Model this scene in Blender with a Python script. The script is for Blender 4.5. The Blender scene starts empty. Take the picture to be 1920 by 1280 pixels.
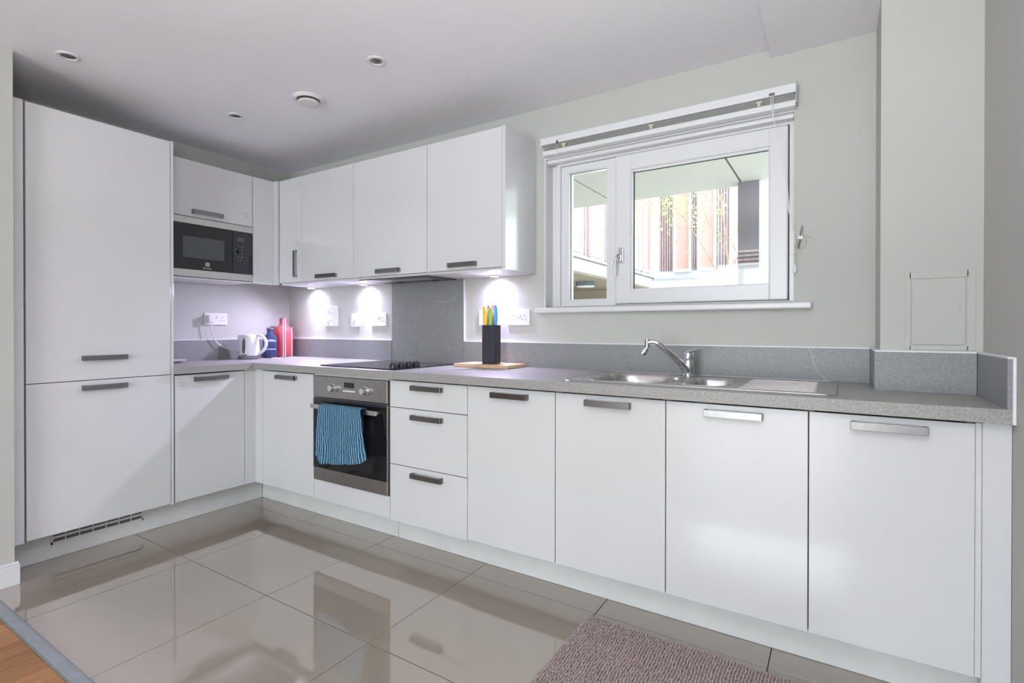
import bpy, bmesh, math, random
from mathutils import Vector, Matrix
random.seed(7)
PI = math.pi
S = bpy.context.scene
C = S.collection

# ------------------------------------------------------------------ camera, world, lights, exposure
cam_d = bpy.data.cameras.new('camera'); cam = bpy.data.objects.new('camera', cam_d); C.objects.link(cam)
cam_d.sensor_width = 36; cam_d.sensor_fit = 'HORIZONTAL'
cam_d.lens = 967.671 / 1920 * 36
cam_d.shift_y = -19.997 / 1920
cam_d.clip_start = .02; cam_d.clip_end = 200
_f = Vector((-0.53265862, 0.84631691, -0.00474079)); _r = Vector((8.46324525e-01, 5.32667197e-01, 6.74942e-04)); _u = Vector((-0.00309648, 0.00365274, 0.99998853))
m4 = Matrix(((_r.x, _u.x, -_f.x, 3.68672889), (_r.y, _u.y, -_f.y, -2.48160375), (_r.z, _u.z, -_f.z, 1.1164092), (0, 0, 0, 1)))
cam.matrix_world = m4
S.camera = cam
S.view_settings.view_transform = 'Standard'; S.view_settings.look = 'None'
S.view_settings.gamma = 1.0; S.view_settings.use_curve_mapping = False
S.view_settings.exposure = -0.05

W = bpy.data.worlds.new('world'); S.world = W; W.use_nodes = True
bg = W.node_tree.nodes['Background']
bg.inputs[0].default_value = (0.93, 0.97, 1.0, 1); bg.inputs[1].default_value = 5.5

def area(name, loc, rot, sx, sy, power, col):
    l = bpy.data.lights.new(name, 'AREA'); l.shape = 'RECTANGLE'; l.size = sx; l.size_y = sy; l.energy = power; l.color = col
    o = bpy.data.objects.new(name, l); C.objects.link(o); o.location = loc; o.rotation_euler = rot
    return o
# daylight coming in through the tall glazed doors of the living room behind the camera
area('daylight_glazed_doors', (2.9, -6.25, 1.15), (PI/2, 0, 0), 1.7, 2.0, 98, (.85, .94, 1.0))
# daylight in the kitchen window opening
area('daylight_kitchen_window', (2.93, .62, 1.75), (-PI/2, 0, 0), 1.1, .7, 6, (.95, 1.0, .97))
# unseen area light added behind the camera to brighten the ceiling
area('ceiling_fill_light', (3.68, -2.75, 1.35), (PI, 0, 0), .4, .4, 60, (.95, .93, 1.0))

# ------------------------------------------------------------------ materials
def mat(name, col, rough=.5, metal=0.0, spec=.5, coat=0.0, noise=None, bump=None, emit=None, coat_rough=.03):
    m = bpy.data.materials.new(name); m.use_nodes = True
    nt = m.node_tree; b = nt.nodes['Principled BSDF']
    b.inputs['Base Color'].default_value = (*col, 1); b.inputs['Roughness'].default_value = rough
    b.inputs['Metallic'].default_value = metal; b.inputs['Specular IOR Level'].default_value = spec
    b.inputs['Coat Weight'].default_value = coat; b.inputs['Coat Roughness'].default_value = coat_rough
    tc = nt.nodes.new('ShaderNodeTexCoord')
    n = nt.nodes.new('ShaderNodeTexNoise'); nt.links.new(tc.outputs['Object'], n.inputs['Vector'])
    sc, amt = noise if noise else (3.0, .015)
    n.inputs['Scale'].default_value = sc; n.inputs['Detail'].default_value = 4
    r = nt.nodes.new('ShaderNodeValToRGB'); nt.links.new(n.outputs['Fac'], r.inputs[0])
    r.color_ramp.elements[0].position = .3; r.color_ramp.elements[1].position = .7
    r.color_ramp.elements[0].color = (*[max(0, c*(1-amt)) for c in col], 1)
    r.color_ramp.elements[1].color = (*[min(1, c*(1+amt)) for c in col], 1)
    nt.links.new(r.outputs[0], b.inputs['Base Color'])
    if bump:
        bn = nt.nodes.new('ShaderNodeTexNoise'); bn.inputs['Scale'].default_value = bump[0]; bn.inputs['Detail'].default_value = 3
        nt.links.new(tc.outputs['Object'], bn.inputs['Vector'])
        bu = nt.nodes.new('ShaderNodeBump'); bu.inputs['Strength'].default_value = bump[1]; bu.inputs['Distance'].default_value = .002
        nt.links.new(bn.outputs['Fac'], bu.inputs['Height']); nt.links.new(bu.outputs[0], b.inputs['Normal'])
    if emit:
        b.inputs['Emission Color'].default_value = (*emit[0], 1); b.inputs['Emission Strength'].default_value = emit[1]
    return m

M = {}
M['wall'] = mat('wall_paint', (.525, .53, .495), .75, spec=.25, bump=(220, .06))
M['ceil'] = mat('ceiling_paint', (.85, .855, .89), .8, spec=.2)
M['trim'] = mat('trim_gloss_white', (.72, .72, .72), .3)
M['gloss'] = mat('white_gloss_lacquer', (.665, .675, .685), .16, spec=.5, coat=.35, coat_rough=.06)
M['carcass'] = mat('white_melamine', (.66, .66, .655), .45)
M['gap'] = mat('shadow_gap_board', (.34, .31, .29), .7)
M['plinth'] = mat('plinth_white', (.76, .765, .76), .35, noise=(9, .03))
M['handle'] = mat('brushed_steel_handle', (.27, .265, .265), .3, metal=1, noise=(60, .06))
M['steel'] = mat('stainless_steel', (.56, .55, .54), .26, metal=1, noise=(40, .05))
M['ovensteel'] = mat('stainless_fascia', (.40, .385, .375), .33, metal=1, noise=(40, .05))
M['satin'] = mat('satin_stainless', (.47, .465, .45), .42, metal=1, noise=(40, .05))
M['chrome'] = mat('chrome', (.72, .73, .75), .07, metal=1)
M['black'] = mat('black_glass', (.012, .012, .014), .05, spec=.5)
M['blackm'] = mat('black_plastic', (.02, .02, .024), .35)
M['mwwin'] = mat('smoked_window', (.075, .085, .088), .22)
M['ovenwin'] = mat('oven_window', (.022, .022, .024), .12)
M['navy'] = mat('control_panel_black', (.02, .024, .035), .12)
M['grid'] = mat('dark_grille', (.10, .10, .13), .4, metal=.6)
M['pvc'] = mat('window_frame_white', (.74, .75, .76), .3)
M['gasket'] = mat('rubber_gasket', (.07, .075, .07), .7)
M['plastic'] = mat('white_plastic', (.78, .78, .80), .3)
M['deep'] = mat('bounce_cutting_dark', (.20, .21, .22), .8)  # dark tone put on the unseen walls to cut bounced light
M['hole'] = mat('socket_hole', (.12, .12, .14), .6)
M['wood'] = mat('beech_board', (.66, .47, .30), .45, noise=(25, .14))
M['block'] = mat('dark_slate_plastic', (.028, .032, .045), .5)
M['grout'] = mat('tile_grout', (.20, .18, .155), .8)
M['white'] = mat('sign_white', (.8, .8, .8), .4)
M['ink'] = mat('faint_ink', (.36, .36, .40), .5)
M['glow'] = mat('lamp_lens', (.9, .9, 1), .4, emit=((.90, .88, 1.0), 30))
M['dial'] = mat('knob_silver', (.70, .71, .72), .22, metal=.85)
M['off'] = mat('lamp_off', (.30, .30, .31), .2, metal=.6)
M['cord'] = mat('blind_cord', (.60, .58, .44), .8)
M['slat'] = mat('blind_slat', (.50, .52, .50), .45)
M['seal'] = mat('silicone_bead', (.78, .79, .82), .4)
M['strip'] = mat('aluminium_threshold', (.33, .36, .38), .4, metal=.35, noise=(30, .08))

def tiles_mat():
    m = mat('beige_porcelain', (.35, .30, .25), .05, spec=1.0, coat=1.0, noise=(1.3, .05))
    return m
M['tile'] = tiles_mat()

def stone(name, col, scale, amt, veins=False, rough=.42):
    m = bpy.data.materials.new(name); m.use_nodes = True; nt = m.node_tree; b = nt.nodes['Principled BSDF']
    tc = nt.nodes.new('ShaderNodeTexCoord')
    n = nt.nodes.new('ShaderNodeTexNoise'); n.inputs['Scale'].default_value = scale; n.inputs['Detail'].default_value = 6; n.inputs['Roughness'].default_value = .75
    nt.links.new(tc.outputs['Object'], n.inputs['Vector'])
    r = nt.nodes.new('ShaderNodeValToRGB'); nt.links.new(n.outputs['Fac'], r.inputs[0])
    r.color_ramp.elements[0].position = .36; r.color_ramp.elements[1].position = .64
    r.color_ramp.elements[0].color = (*[c*(1-amt) for c in col], 1); r.color_ramp.elements[1].color = (*[c*(1+amt) for c in col], 1)
    out = r.outputs[0]
    if veins:
        w = nt.nodes.new('ShaderNodeTexVoronoi'); w.feature = 'DISTANCE_TO_EDGE'; w.inputs['Scale'].default_value = 2.1
        d = nt.nodes.new('ShaderNodeTexNoise'); d.inputs['Scale'].default_value = 2.5
        mx = nt.nodes.new('ShaderNodeMixRGB'); mx.inputs[0].default_value = .28
        nt.links.new(tc.outputs['Object'], d.inputs['Vector']); nt.links.new(tc.outputs['Object'], mx.inputs[1]); nt.links.new(d.outputs['Color'], mx.inputs[2])
        nt.links.new(mx.outputs[0], w.inputs['Vector'])
        rr = nt.nodes.new('ShaderNodeValToRGB'); nt.links.new(w.outputs['Distance'], rr.inputs[0])
        rr.color_ramp.elements[0].position = 0; rr.color_ramp.elements[1].position = .006
        rr.color_ramp.elements[0].color = (.28, .28, .28, 1); rr.color_ramp.elements[1].color = (0, 0, 0, 1)
        n2 = nt.nodes.new('ShaderNodeTexNoise'); n2.inputs['Scale'].default_value = 1.7; nt.links.new(tc.outputs['Object'], n2.inputs['Vector'])
        r2 = nt.nodes.new('ShaderNodeValToRGB'); nt.links.new(n2.outputs['Fac'], r2.inputs[0]); r2.color_ramp.elements[0].position = .5; r2.color_ramp.elements[1].position = .6
        mul = nt.nodes.new('ShaderNodeMath'); mul.operation = 'MULTIPLY'; nt.links.new(rr.outputs[0], mul.inputs[0]); nt.links.new(r2.outputs[0], mul.inputs[1])
        m2 = nt.nodes.new('ShaderNodeMixRGB'); nt.links.new(mul.outputs[0], m2.inputs[0]); nt.links.new(out, m2.inputs[1])
        m2.inputs[2].default_value = (*[min(1, c*2.2) for c in col], 1); out = m2.outputs[0]
    nt.links.new(out, b.inputs['Base Color']); b.inputs['Roughness'].default_value = rough
    return m
M['worktop'] = stone('speckled_laminate', (.325, .318, .305), 260, .28)
M['upstand'] = stone('veined_grey_laminate', (.255, .262, .262), 110, .16, True)

def planks_mat():
    m = bpy.data.materials.new('oak_strip'); m.use_nodes = True; nt = m.node_tree; b = nt.nodes['Principled BSDF']
    tc = nt.nodes.new('ShaderNodeTexCoord'); mp = nt.nodes.new('ShaderNodeMapping'); mp.inputs['Scale'].default_value = (22, 1.6, 8)
    nt.links.new(tc.outputs['Object'], mp.inputs[0])
    n = nt.nodes.new('ShaderNodeTexNoise'); n.inputs['Scale'].default_value = 2.2; n.inputs['Detail'].default_value = 6; nt.links.new(mp.outputs[0], n.inputs[0])
    oi = nt.nodes.new('ShaderNodeObjectInfo')
    r = nt.nodes.new('ShaderNodeValToRGB'); nt.links.new(n.outputs['Fac'], r.inputs[0])
    r.color_ramp.elements[0].position = .3; r.color_ramp.elements[0].color = (.25, .105, .035, 1)
    r.color_ramp.elements[1].position = .75; r.color_ramp.elements[1].color = (.42, .20, .075, 1)
    h = nt.nodes.new('ShaderNodeHueSaturation'); mm = nt.nodes.new('ShaderNodeMapRange'); mm.inputs[3].default_value = .8; mm.inputs[4].default_value = 1.2
    nt.links.new(oi.outputs['Random'], mm.inputs[0]); nt.links.new(mm.outputs[0], h.inputs['Value']); nt.links.new(r.outputs[0], h.inputs['Color'])
    nt.links.new(h.outputs[0], b.inputs['Base Color']); b.inputs['Roughness'].default_value = .35
    return m
M['oak'] = planks_mat()

def glass_mat(name, tint, refl=.06, thick=False):
    m = bpy.data.materials.new(name); m.use_nodes = True; nt = m.node_tree; nt.nodes.remove(nt.nodes['Principled BSDF'])
    out = nt.nodes['Material Output']; tr = nt.nodes.new('ShaderNodeBsdfTransparent'); tr.inputs[0].default_value = (*tint, 1)
    g = nt.nodes.new('ShaderNodeBsdfGlossy'); g.inputs['Roughness'].default_value = .02
    fr = nt.nodes.new('ShaderNodeFresnel'); fr.inputs[0].default_value = 1.45
    mx = nt.nodes.new('ShaderNodeMixShader'); nt.links.new(fr.outputs[0], mx.inputs[0]); nt.links.new(tr.outputs[0], mx.inputs[1]); nt.links.new(g.outputs[0], mx.inputs[2])
    nt.links.new(mx.outputs[0], out.inputs[0]); return m
M['pane'] = glass_mat('clear_pane', (.95, .97, .96))

def bottle_mat(name, col, scale):
    m = bpy.data.materials.new(name); m.use_nodes = True; nt = m.node_tree; b = nt.nodes['Principled BSDF']
    b.inputs['Roughness'].default_value = .08; b.inputs['Transmission Weight'].default_value = .45; b.inputs['Base Color'].default_value = (*col, 1)
    b.inputs['IOR'].default_value = 1.3
    tc = nt.nodes.new('ShaderNodeTexCoord'); v = nt.nodes.new('ShaderNodeTexVoronoi'); v.inputs['Scale'].default_value = scale
    nt.links.new(tc.outputs['Object'], v.inputs['Vector'])
    bu = nt.nodes.new('ShaderNodeBump'); bu.inputs['Strength'].default_value = .35; bu.inputs['Distance'].default_value = .002
    nt.links.new(v.outputs['Distance'], bu.inputs['Height']); nt.links.new(bu.outputs[0], b.inputs['Normal'])
    return m
M['pink'] = bottle_mat('coral_glass', (.85, .17, .20), 90)
M['blue'] = bottle_mat('blue_glass', (.10, .13, .30), 40)
M['label_blue'] = mat('bottle_label', (.45, .47, .68), .5, noise=(120, .5))
M['cap'] = mat('bottle_cap', (.20, .13, .19), .4)

def towel_mat():
    m = bpy.data.materials.new('striped_cotton'); m.use_nodes = True; nt = m.node_tree; b = nt.nodes['Principled BSDF']
    uv = nt.nodes.new('ShaderNodeUVMap'); sp = nt.nodes.new('ShaderNodeSeparateXYZ'); nt.links.new(uv.outputs[0], sp.inputs[0])
    # warp the u coordinate a little so the woven ribs wander
    n = nt.nodes.new('ShaderNodeTexNoise'); n.inputs['Scale'].default_value = 9; nt.links.new(uv.outputs[0], n.inputs['Vector'])
    ad = nt.nodes.new('ShaderNodeMath'); ad.operation = 'MULTIPLY_ADD'; nt.links.new(n.outputs['Fac'], ad.inputs[0]); ad.inputs[1].default_value = .05; nt.links.new(sp.outputs[0], ad.inputs[2])
    mu = nt.nodes.new('ShaderNodeMath'); mu.operation = 'MULTIPLY'; nt.links.new(ad.outputs[0], mu.inputs[0]); mu.inputs[1].default_value = 2*PI*27
    si = nt.nodes.new('ShaderNodeMath'); si.operation = 'SINE'; nt.links.new(mu.outputs[0], si.inputs[0])
    n3 = nt.nodes.new('ShaderNodeTexNoise'); n3.inputs['Scale'].default_value = 70; nt.links.new(uv.outputs[0], n3.inputs['Vector'])
    a2 = nt.nodes.new('ShaderNodeMath'); a2.operation = 'MULTIPLY_ADD'; nt.links.new(n3.outputs['Fac'], a2.inputs[0]); a2.inputs[1].default_value = .5; nt.links.new(si.outputs[0], a2.inputs[2])
    r = nt.nodes.new('ShaderNodeValToRGB'); nt.links.new(a2.outputs[0], r.inputs[0])
    r.color_ramp.elements[0].position = .55; r.color_ramp.elements[0].color = (.008, .075, .165, 1)
    r.color_ramp.elements[1].position = .95; r.color_ramp.elements[1].color = (.25, .43, .52, 1)
    nt.links.new(r.outputs[0], b.inputs['Base Color']); b.inputs['Roughness'].default_value = .9
    return m
M['towel'] = towel_mat()
M['mat'] = mat('mauve_chenille', (.42, .345, .33), .95, spec=.1, noise=(160, .28))
# outdoors
M['soffit'] = mat('outside_soffit_panel', (.56, .565, .53), .8)
M['red'] = mat('terracotta_panel', (.85, .34, .31), .6)
M['render'] = mat('pale_render', (.80, .82, .84), .8)
M['louver'] = mat('timber_louvre', (.38, .30, .31), .7, noise=(30, .2))
M['dgrey'] = mat('dark_cladding', (.14, .13, .15), .6)
M['leaf'] = mat('leaf_green', (.36, .42, .20), .6, noise=(5, .3))
M['bark'] = mat('birch_bark', (.34, .25, .19), .8, noise=(20, .3))
M['wglass'] = mat('outside_window_glass', (.35, .42, .48), .15)
M['tan'] = mat('undercroft_tan', (.40, .35, .27), .8)
M['pave'] = mat('outside_paving', (.50, .50, .47), .9, noise=(6, .1))
M['lampblue'] = mat('outside_lamp_body', (.12, .16, .20), .5)

# ------------------------------------------------------------------ geometry helpers
def NB(): return bmesh.new()
def bx(bm, x0, x1, y0, y1, z0, z1, bev=0.0, seg=2):
    xs = sorted((x0, x1)); ys = sorted((y0, y1)); zs = sorted((z0, z1))
    v = [bm.verts.new((x, y, z)) for x in xs for y in ys for z in zs]
    fs = [(0, 1, 3, 2), (4, 6, 7, 5), (0, 4, 5, 1), (2, 3, 7, 6), (0, 2, 6, 4), (1, 5, 7, 3)]
    faces = [bm.faces.new([v[i] for i in f]) for f in fs]
    if bev > 0:
        es = list({e for f in faces for e in f.edges})
        bmesh.ops.bevel(bm, geom=es, offset=bev, segments=seg, profile=.5, affect='EDGES')
    return bm
def box(*a, **k): return bx(NB(), *a, **k)
def ring_join(bm, A, B):
    n = len(A)
    for i in range(n):
        try: bm.faces.new((A[i], A[(i+1) % n], B[(i+1) % n], B[i]))
        except ValueError: pass
def tube(bm, pts, r, seg=10, cap=True):
    pts = [Vector(p) for p in pts]; rs = r if isinstance(r, (list, tuple)) else [r]*len(pts)
    rings = []; prev = None
    for i, p in enumerate(pts):
        t = (pts[min(i+1, len(pts)-1)] - pts[max(i-1, 0)]).normalized()
        if prev is None:
            a = Vector((0, 0, 1)) if abs(t.z) < .9 else Vector((1, 0, 0))
            n = t.cross(a).normalized()
        else:
            n = (prev - t*prev.dot(t)).normalized()
        prev = n; b = t.cross(n)
        rings.append([bm.verts.new(p + (n*math.cos(2*PI*k/seg) + b*math.sin(2*PI*k/seg))*rs[i]) for k in range(seg)])
    for A, B in zip(rings, rings[1:]): ring_join(bm, A, B)
    if cap:
        bm.faces.new(rings[0][::-1]); bm.faces.new(rings[-1])
    return bm
def smooth_path(pts, n=8):
    pts = [Vector(p) for p in pts]; out = []
    P = [pts[0]*2-pts[1]] + pts + [pts[-1]*2-pts[-2]]
    for i in range(1, len(P)-2):
        for k in range(n):
            t = k/n; a, b, c, d = P[i-1], P[i], P[i+1], P[i+2]
            out.append(.5*((2*b)+(-a+c)*t+(2*a-5*b+4*c-d)*t*t+(-a+3*b-3*c+d)*t**3))
    out.append(pts[-1]); return out
def lathe(bm, prof, c, seg=32, axis='z', sx=1, sy=1):
    rings = []
    for r, h in prof:
        ring = []
        for k in range(seg):
            a = 2*PI*k/seg; p = (r*math.cos(a)*sx, r*math.sin(a)*sy, h)
            if axis == 'y': p = (p[0], h, -p[1])
            if axis == 'x': p = (h, p[0], p[1])
            ring.append(bm.verts.new((p[0]+c[0], p[1]+c[1], p[2]+c[2])))
        rings.append(ring)
    for A, B in zip(rings, rings[1:]): ring_join(bm, A, B)
    if prof[0][0] > 1e-6: bm.faces.new(rings[0][::-1])
    if prof[-1][0] > 1e-6: bm.faces.new(rings[-1])
    return bm
def rrect(x0, x1, y0, y1, r, n=6):
    pts = []
    for cx, cy, a0 in ((x1-r, y1-r, 0), (x0+r, y1-r, 90), (x0+r, y0+r, 180), (x1-r, y0+r, 270)):
        for k in range(n+1):
            a = math.radians(a0+90*k/n); pts.append((cx+r*math.cos(a), cy+r*math.sin(a)))
    return pts

def link(o): C.objects.link(o); return o
def root_loc(o):
    v = Vector((0, 0, 0))
    while o is not None:
        v += o.location; o = o.parent
    return v
def obj(name, bm, m, parent=None, loc=None, smooth=False, label=None, uv=None):
    me = bpy.data.meshes.new(name)
    bmesh.ops.remove_doubles(bm, verts=bm.verts, dist=1e-6)
    bmesh.ops.recalc_face_normals(bm, faces=bm.faces)
    if parent is None and loc is None:
        xs = [v.co.x for v in bm.verts]; ys = [v.co.y for v in bm.verts]; zs = [v.co.z for v in bm.verts]
        loc = ((min(xs)+max(xs))/2, (min(ys)+max(ys))/2, min(zs))
    off = root_loc(parent) if parent is not None else Vector(loc)
    for v in bm.verts: v.co -= off
    bm.to_mesh(me); bm.free()
    if smooth:
        for p in me.polygons: p.use_smooth = True
        try: me.set_sharp_from_angle(angle=math.radians(40))
        except Exception: pass
    for mm in (m if isinstance(m, list) else [m]): me.materials.append(mm)
    o = bpy.data.objects.new(name, me); link(o)
    if parent is not None: o.parent = parent
    else: o.location = off
    if label: o['label'] = label
    return o
def thing(name, label, cat, loc, group=None):
    o = bpy.data.objects.new(name, None); link(o); o.location = loc; o.empty_display_size = .05
    o['label'] = label; o['category'] = cat
    if group: o['group'] = group
    return o
def tag(o, label, cat, group=None):
    o['label'] = label; o['category'] = cat
    if group: o['group'] = group
    return o
def struct(name, bm, m, parent=None, **k):
    o = obj(name, bm, m, parent, **k)
    if parent is None: o['kind'] = 'structure'
    return o
def text(name, s, size, m, parent, origin, xdir, zdir, depth=.0006):
    cu = bpy.data.curves.new(name, 'FONT'); cu.body = s; cu.size = size; cu.align_x = 'CENTER'; cu.align_y = 'CENTER'; cu.extrude = depth/2
    t = bpy.data.objects.new(name, cu); link(t)
    me = bpy.data.meshes.new_from_object(t.evaluated_get(bpy.context.evaluated_depsgraph_get()))
    bpy.data.objects.remove(t); bpy.data.curves.remove(cu)
    x = Vector(xdir); z = Vector(zdir); n = x.cross(z)
    R = Matrix((x, z, n)).transposed().to_4x4(); R.translation = Vector(origin) - root_loc(parent)
    me.transform(R); me.materials.append(m)
    o = bpy.data.objects.new(name, me); link(o); o.parent = parent; return o

def scribble(name, rows, m, parent, origin, xdir, depth=.0005):
    # faint wavy strokes: small unreadable print, one thin ribbon per row
    bm = NB(); x = Vector(xdir); z = Vector((0, 0, 1)); n = x.cross(z); O = Vector(origin)
    for dz, w, h, ph in rows:
        k_ = 14; A = []; B = []
        for i in range(k_+1):
            t = -w/2+w*i/k_; zz = dz+.25*h*math.sin(i*2.1+ph); A.append(bm.verts.new(O+x*t+z*(zz-h/2)+n*depth)); B.append(bm.verts.new(O+x*t+z*(zz+h/2*(.6+.4*math.sin(i*1.7+ph)))+n*depth))
        for i in range(k_): bm.faces.new((A[i], A[i+1], B[i+1], B[i]))
    return obj(name, bm, m, parent)

# ------------------------------------------------------------------ dimensions
XL = .072; XR = 4.086; ZC = 2.317; ZC2 = 2.281; XST = 3.445
YF = -.60; ZT = .856; ZB = .152; ZW = .902; ZWB = .863
WX0, WX1, WZ0, WZ1 = 2.335, 3.532, 1.228, 2.045     # window opening
YB = -6.6

# ------------------------------------------------------------------ room shell
b = NB()
bx(b, XL-.25, WX0, 0, .30, -.05, 2.6); bx(b, WX1, 4.35, 0, .30, -.05, 2.6)
bx(b, WX0, WX1, 0, .30, -.05, WZ0); bx(b, WX0, WX1, 0, .30, WZ1, 2.6)
struct('wall_back', b, M['wall'])
struct('wall_left', box(XL-.25, XL, -1.737, 0, -.05, 2.6), M['wall'])
struct('wall_right', box(XR, XR+.25, YB, 0, -.05, 2.6), M['wall'])
struct('wall_corner', box(3.815, XR, -.267, 0, ZW-.1, ZC2), M['wall'])
struct('wall_side', box(XL-.25, .66, -2.25, -1.737, -.05, ZC), M['wall'])
struct('wall_added_left', bx(bx(NB(), -2.9, -2.7, YB-.2, -2.0, -.05, 2.6), -2.7, XL-.25, -2.2, -2.0, -.05, 2.6), M['deep'])  # unseen space added at left so less light bounces back
b = NB()                                     # living room end wall with the opening of the glazed doors
bx(b, -2.7, 1.55, YB-.2, YB, -.05, 2.6); bx(b, 3.95, 4.35, YB-.2, YB, -.05, 2.6); bx(b, 1.55, 3.95, YB-.2, YB, 2.2, 2.6)
struct('wall_behind', b, M['deep'])
d = struct('door_1', box(1.55, 1.62, YB-.12, YB-.06, 0, 2.2), M['pvc'])
b = NB(); bx(b, 3.88, 3.95, YB-.12, YB-.06, 0, 2.2); bx(b, 2.71, 2.79, YB-.12, YB-.06, 0, 2.2); bx(b, 1.62, 3.88, YB-.12, YB-.06, 2.12, 2.2); bx(b, 1.62, 3.88, YB-.12, YB-.06, 0, .08)
obj('door_frame', b, M['pvc'], d)
obj('pane', box(1.62, 2.71, YB-.095, YB-.085, .08, 2.12), M['pane'], d)
obj('pane', box(2.79, 3.88, YB-.095, YB-.085, .08, 2.12), M['pane'], d)
struct('ceiling', box(-2.8, XST, YB-.2, .25, ZC, ZC+.2), M['ceil'])
struct('trim_1', box(XST, XR+.2, YB-.2, .25, ZC2, ZC2+.23), M['ceil'])
struct('baseboard_left', bx(bx(NB(), .66, .675, -2.25, -1.722, 0, .088, .002), .66, .672, -2.25, -1.725, .088, .100, .003), M['trim'])
b = NB(); bx(b, .60, .659, -1.737, -1.722, 0, .088, .002); struct('baseboard_side', b, M['trim'])

# floor: screed slab, tiles and oak boards as pieces
fl = struct('floor', box(-2.8, XR+.2, YB-.2, .25, -.12, -.012), M['grout'])
tx = [-.151, .457, 1.065, 1.673, 2.281, 2.889, 3.497, 4.105]
ty = [-1.812, -1.206, -.600, .006]
g = .0016
for i in range(len(tx)-1):
    for j in range(len(ty)-1):
        x0, x1 = max(tx[i], XL)+g, min(tx[i+1], XR)-g; y0, y1 = ty[j]+g, min(ty[j+1], 0)-g
        if x1-x0 < .01: continue
        if x0 < .66 and y0 < -1.737:
            if x1 > .66: obj('floor_tile', bx(box(.662, x1, y0, -1.737, -.012, 0), .662, x1, -1.737, y1, -.012, 0), M['tile'], fl); x1 = .662
            y0 = -1.735
        obj('floor_tile', box(x0, x1, y0, y1, -.012, 0, .0008, seg=1), M['tile'], fl)
# oak boards beyond the threshold, running away from the kitchen
x = .662; k = 0
while x < XR-.02:
    w = min(.092, XR-x)
    y = -1.856; ln = random.choice([.45, .7, .95, 1.2])
    while y > -3.0:
        y2 = max(y-ln, -3.02)
        obj('floor_board', box(x+.0006, x+w-.0006, y2+.0006, y-.0006, -.012, 0, .0006, seg=1), M['oak'], fl)
        y = y2; ln = 1.17
    x += .092; k += 1
obj('floor_boards_far', bx(box(.662, XR, YB, -3.022, -.012, 0), -2.7, .660, YB, -2.25, -.012, 0), M['oak'], fl)
t2 = struct('trim_2', bx(bx(NB(), .66, XR, -1.856, -1.812, -.010, .0015), .66, XR, -1.852, -1.820, .0015, .0065, .002), M['strip'])

# ------------------------------------------------------------------ window
wn = struct('window_1', bx(bx(bx(bx(NB(),
    WX0, WX0+.05, .085, .15, WZ0, WZ1), WX1-.022, WX1, .075, .15, WZ0, WZ1), WX0+.05, WX1-.022, .085, .15, WZ1-.045, WZ1), WX0+.05, WX1-.022, .085, .15, WZ0, WZ0+.018), M['pvc'])
def frame(bm, x0, x1, z0, z1, wl, wr, wt, wb, y0, y1, bev=.004):
    bx(bm, x0, x0+wl, y0, y1, z0, z1, bev); bx(bm, x1-wr, x1, y0, y1, z0, z1, bev)
    bx(bm, x0+wl-.004, x1-wr+.004, y0, y1, z1-wt, z1, bev); bx(bm, x0+wl-.004, x1-wr+.004, y0, y1, z0, z0+wb, bev)
    return bm
# outer stepped frame
obj('window_frame', frame(NB(), WX0+.045, WX1-.001, WZ0+.004, WZ1-.028, .02, .0205, .014, .008, .058, .10, .003), M['pvc'], wn)
b = NB(); bx(b, WX0, WX1, .0, .085, WZ1-.012, WZ1); bx(b, WX0, WX0+.006, .0, .085, WZ0, WZ1-.012); obj('lightening_lining', b, M['pvc'], wn)  # white lining added over the reveal, its colour offsets the shade there
obj('cornice', bx(NB(), WX0+.006, WX1, .012, .060, WZ1-.032, WZ1-.012, .006, 3), M['pvc'], wn)
# fixed light on the left
obj('fixed_frame', frame(NB(), 2.400, 2.716, 1.238, 2.002, .048, .052, .040, .036, .070, .13), M['pvc'], wn)
obj('pane', box(2.446, 2.668, .098, .104, 1.27, 1.966), M['pane'], wn)
gk = frame(NB(), 2.446, 2.668, 1.272, 1.964, .0035, .0025, .0025, .002, .09, .098, 0); obj('gasket', gk, M['gasket'], wn)
# opening sash on the right
gk = frame(NB(), 2.716, 3.512, 1.236, 2.006, .009, .009, .009, .009, .072, .09, 0); obj('gasket', gk, M['gasket'], wn)
obj('sash', frame(NB(), 2.7205, 3.506, 1.2415, 2.001, .080, .074, .080, .076, .052, .12, .006), M['pvc'], wn)
obj('glazing_bead', frame(NB(), 2.796, 3.436, 1.312, 1.926, .010, .008, .012, .006, .062, .09, .003), M['pvc'], wn)
obj('gasket', frame(NB(), 2.806, 3.428, 1.318, 1.914, .004, .002, .0025, .002, .086, .094, 0), M['gasket'], wn)
obj('pane', box(2.806, 3.428, .094, .10, 1.318, 1.914), M['pane'], wn)
b = NB(); bx(b, 2.741, 2.768, .036, .053, 1.452, 1.528, .004)
hb = NB(); tube(hb, [(2.748, .040, 1.49), (2.744, .020, 1.487), (2.738, .014, 1.47), (2.734, .014, 1.43), (2.733, .016, 1.385)], [.006, .0065, .006, .0055, .0045], 10)
ho = obj('window_handle', b, M['dial'], wn); obj('lever', hb, M['chrome'], ho, smooth=True)
obj('window_sill', bx(NB(), 2.293, 3.600, -.036, .075, 1.199, 1.228, .008, 3), M['trim'], wn)

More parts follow.
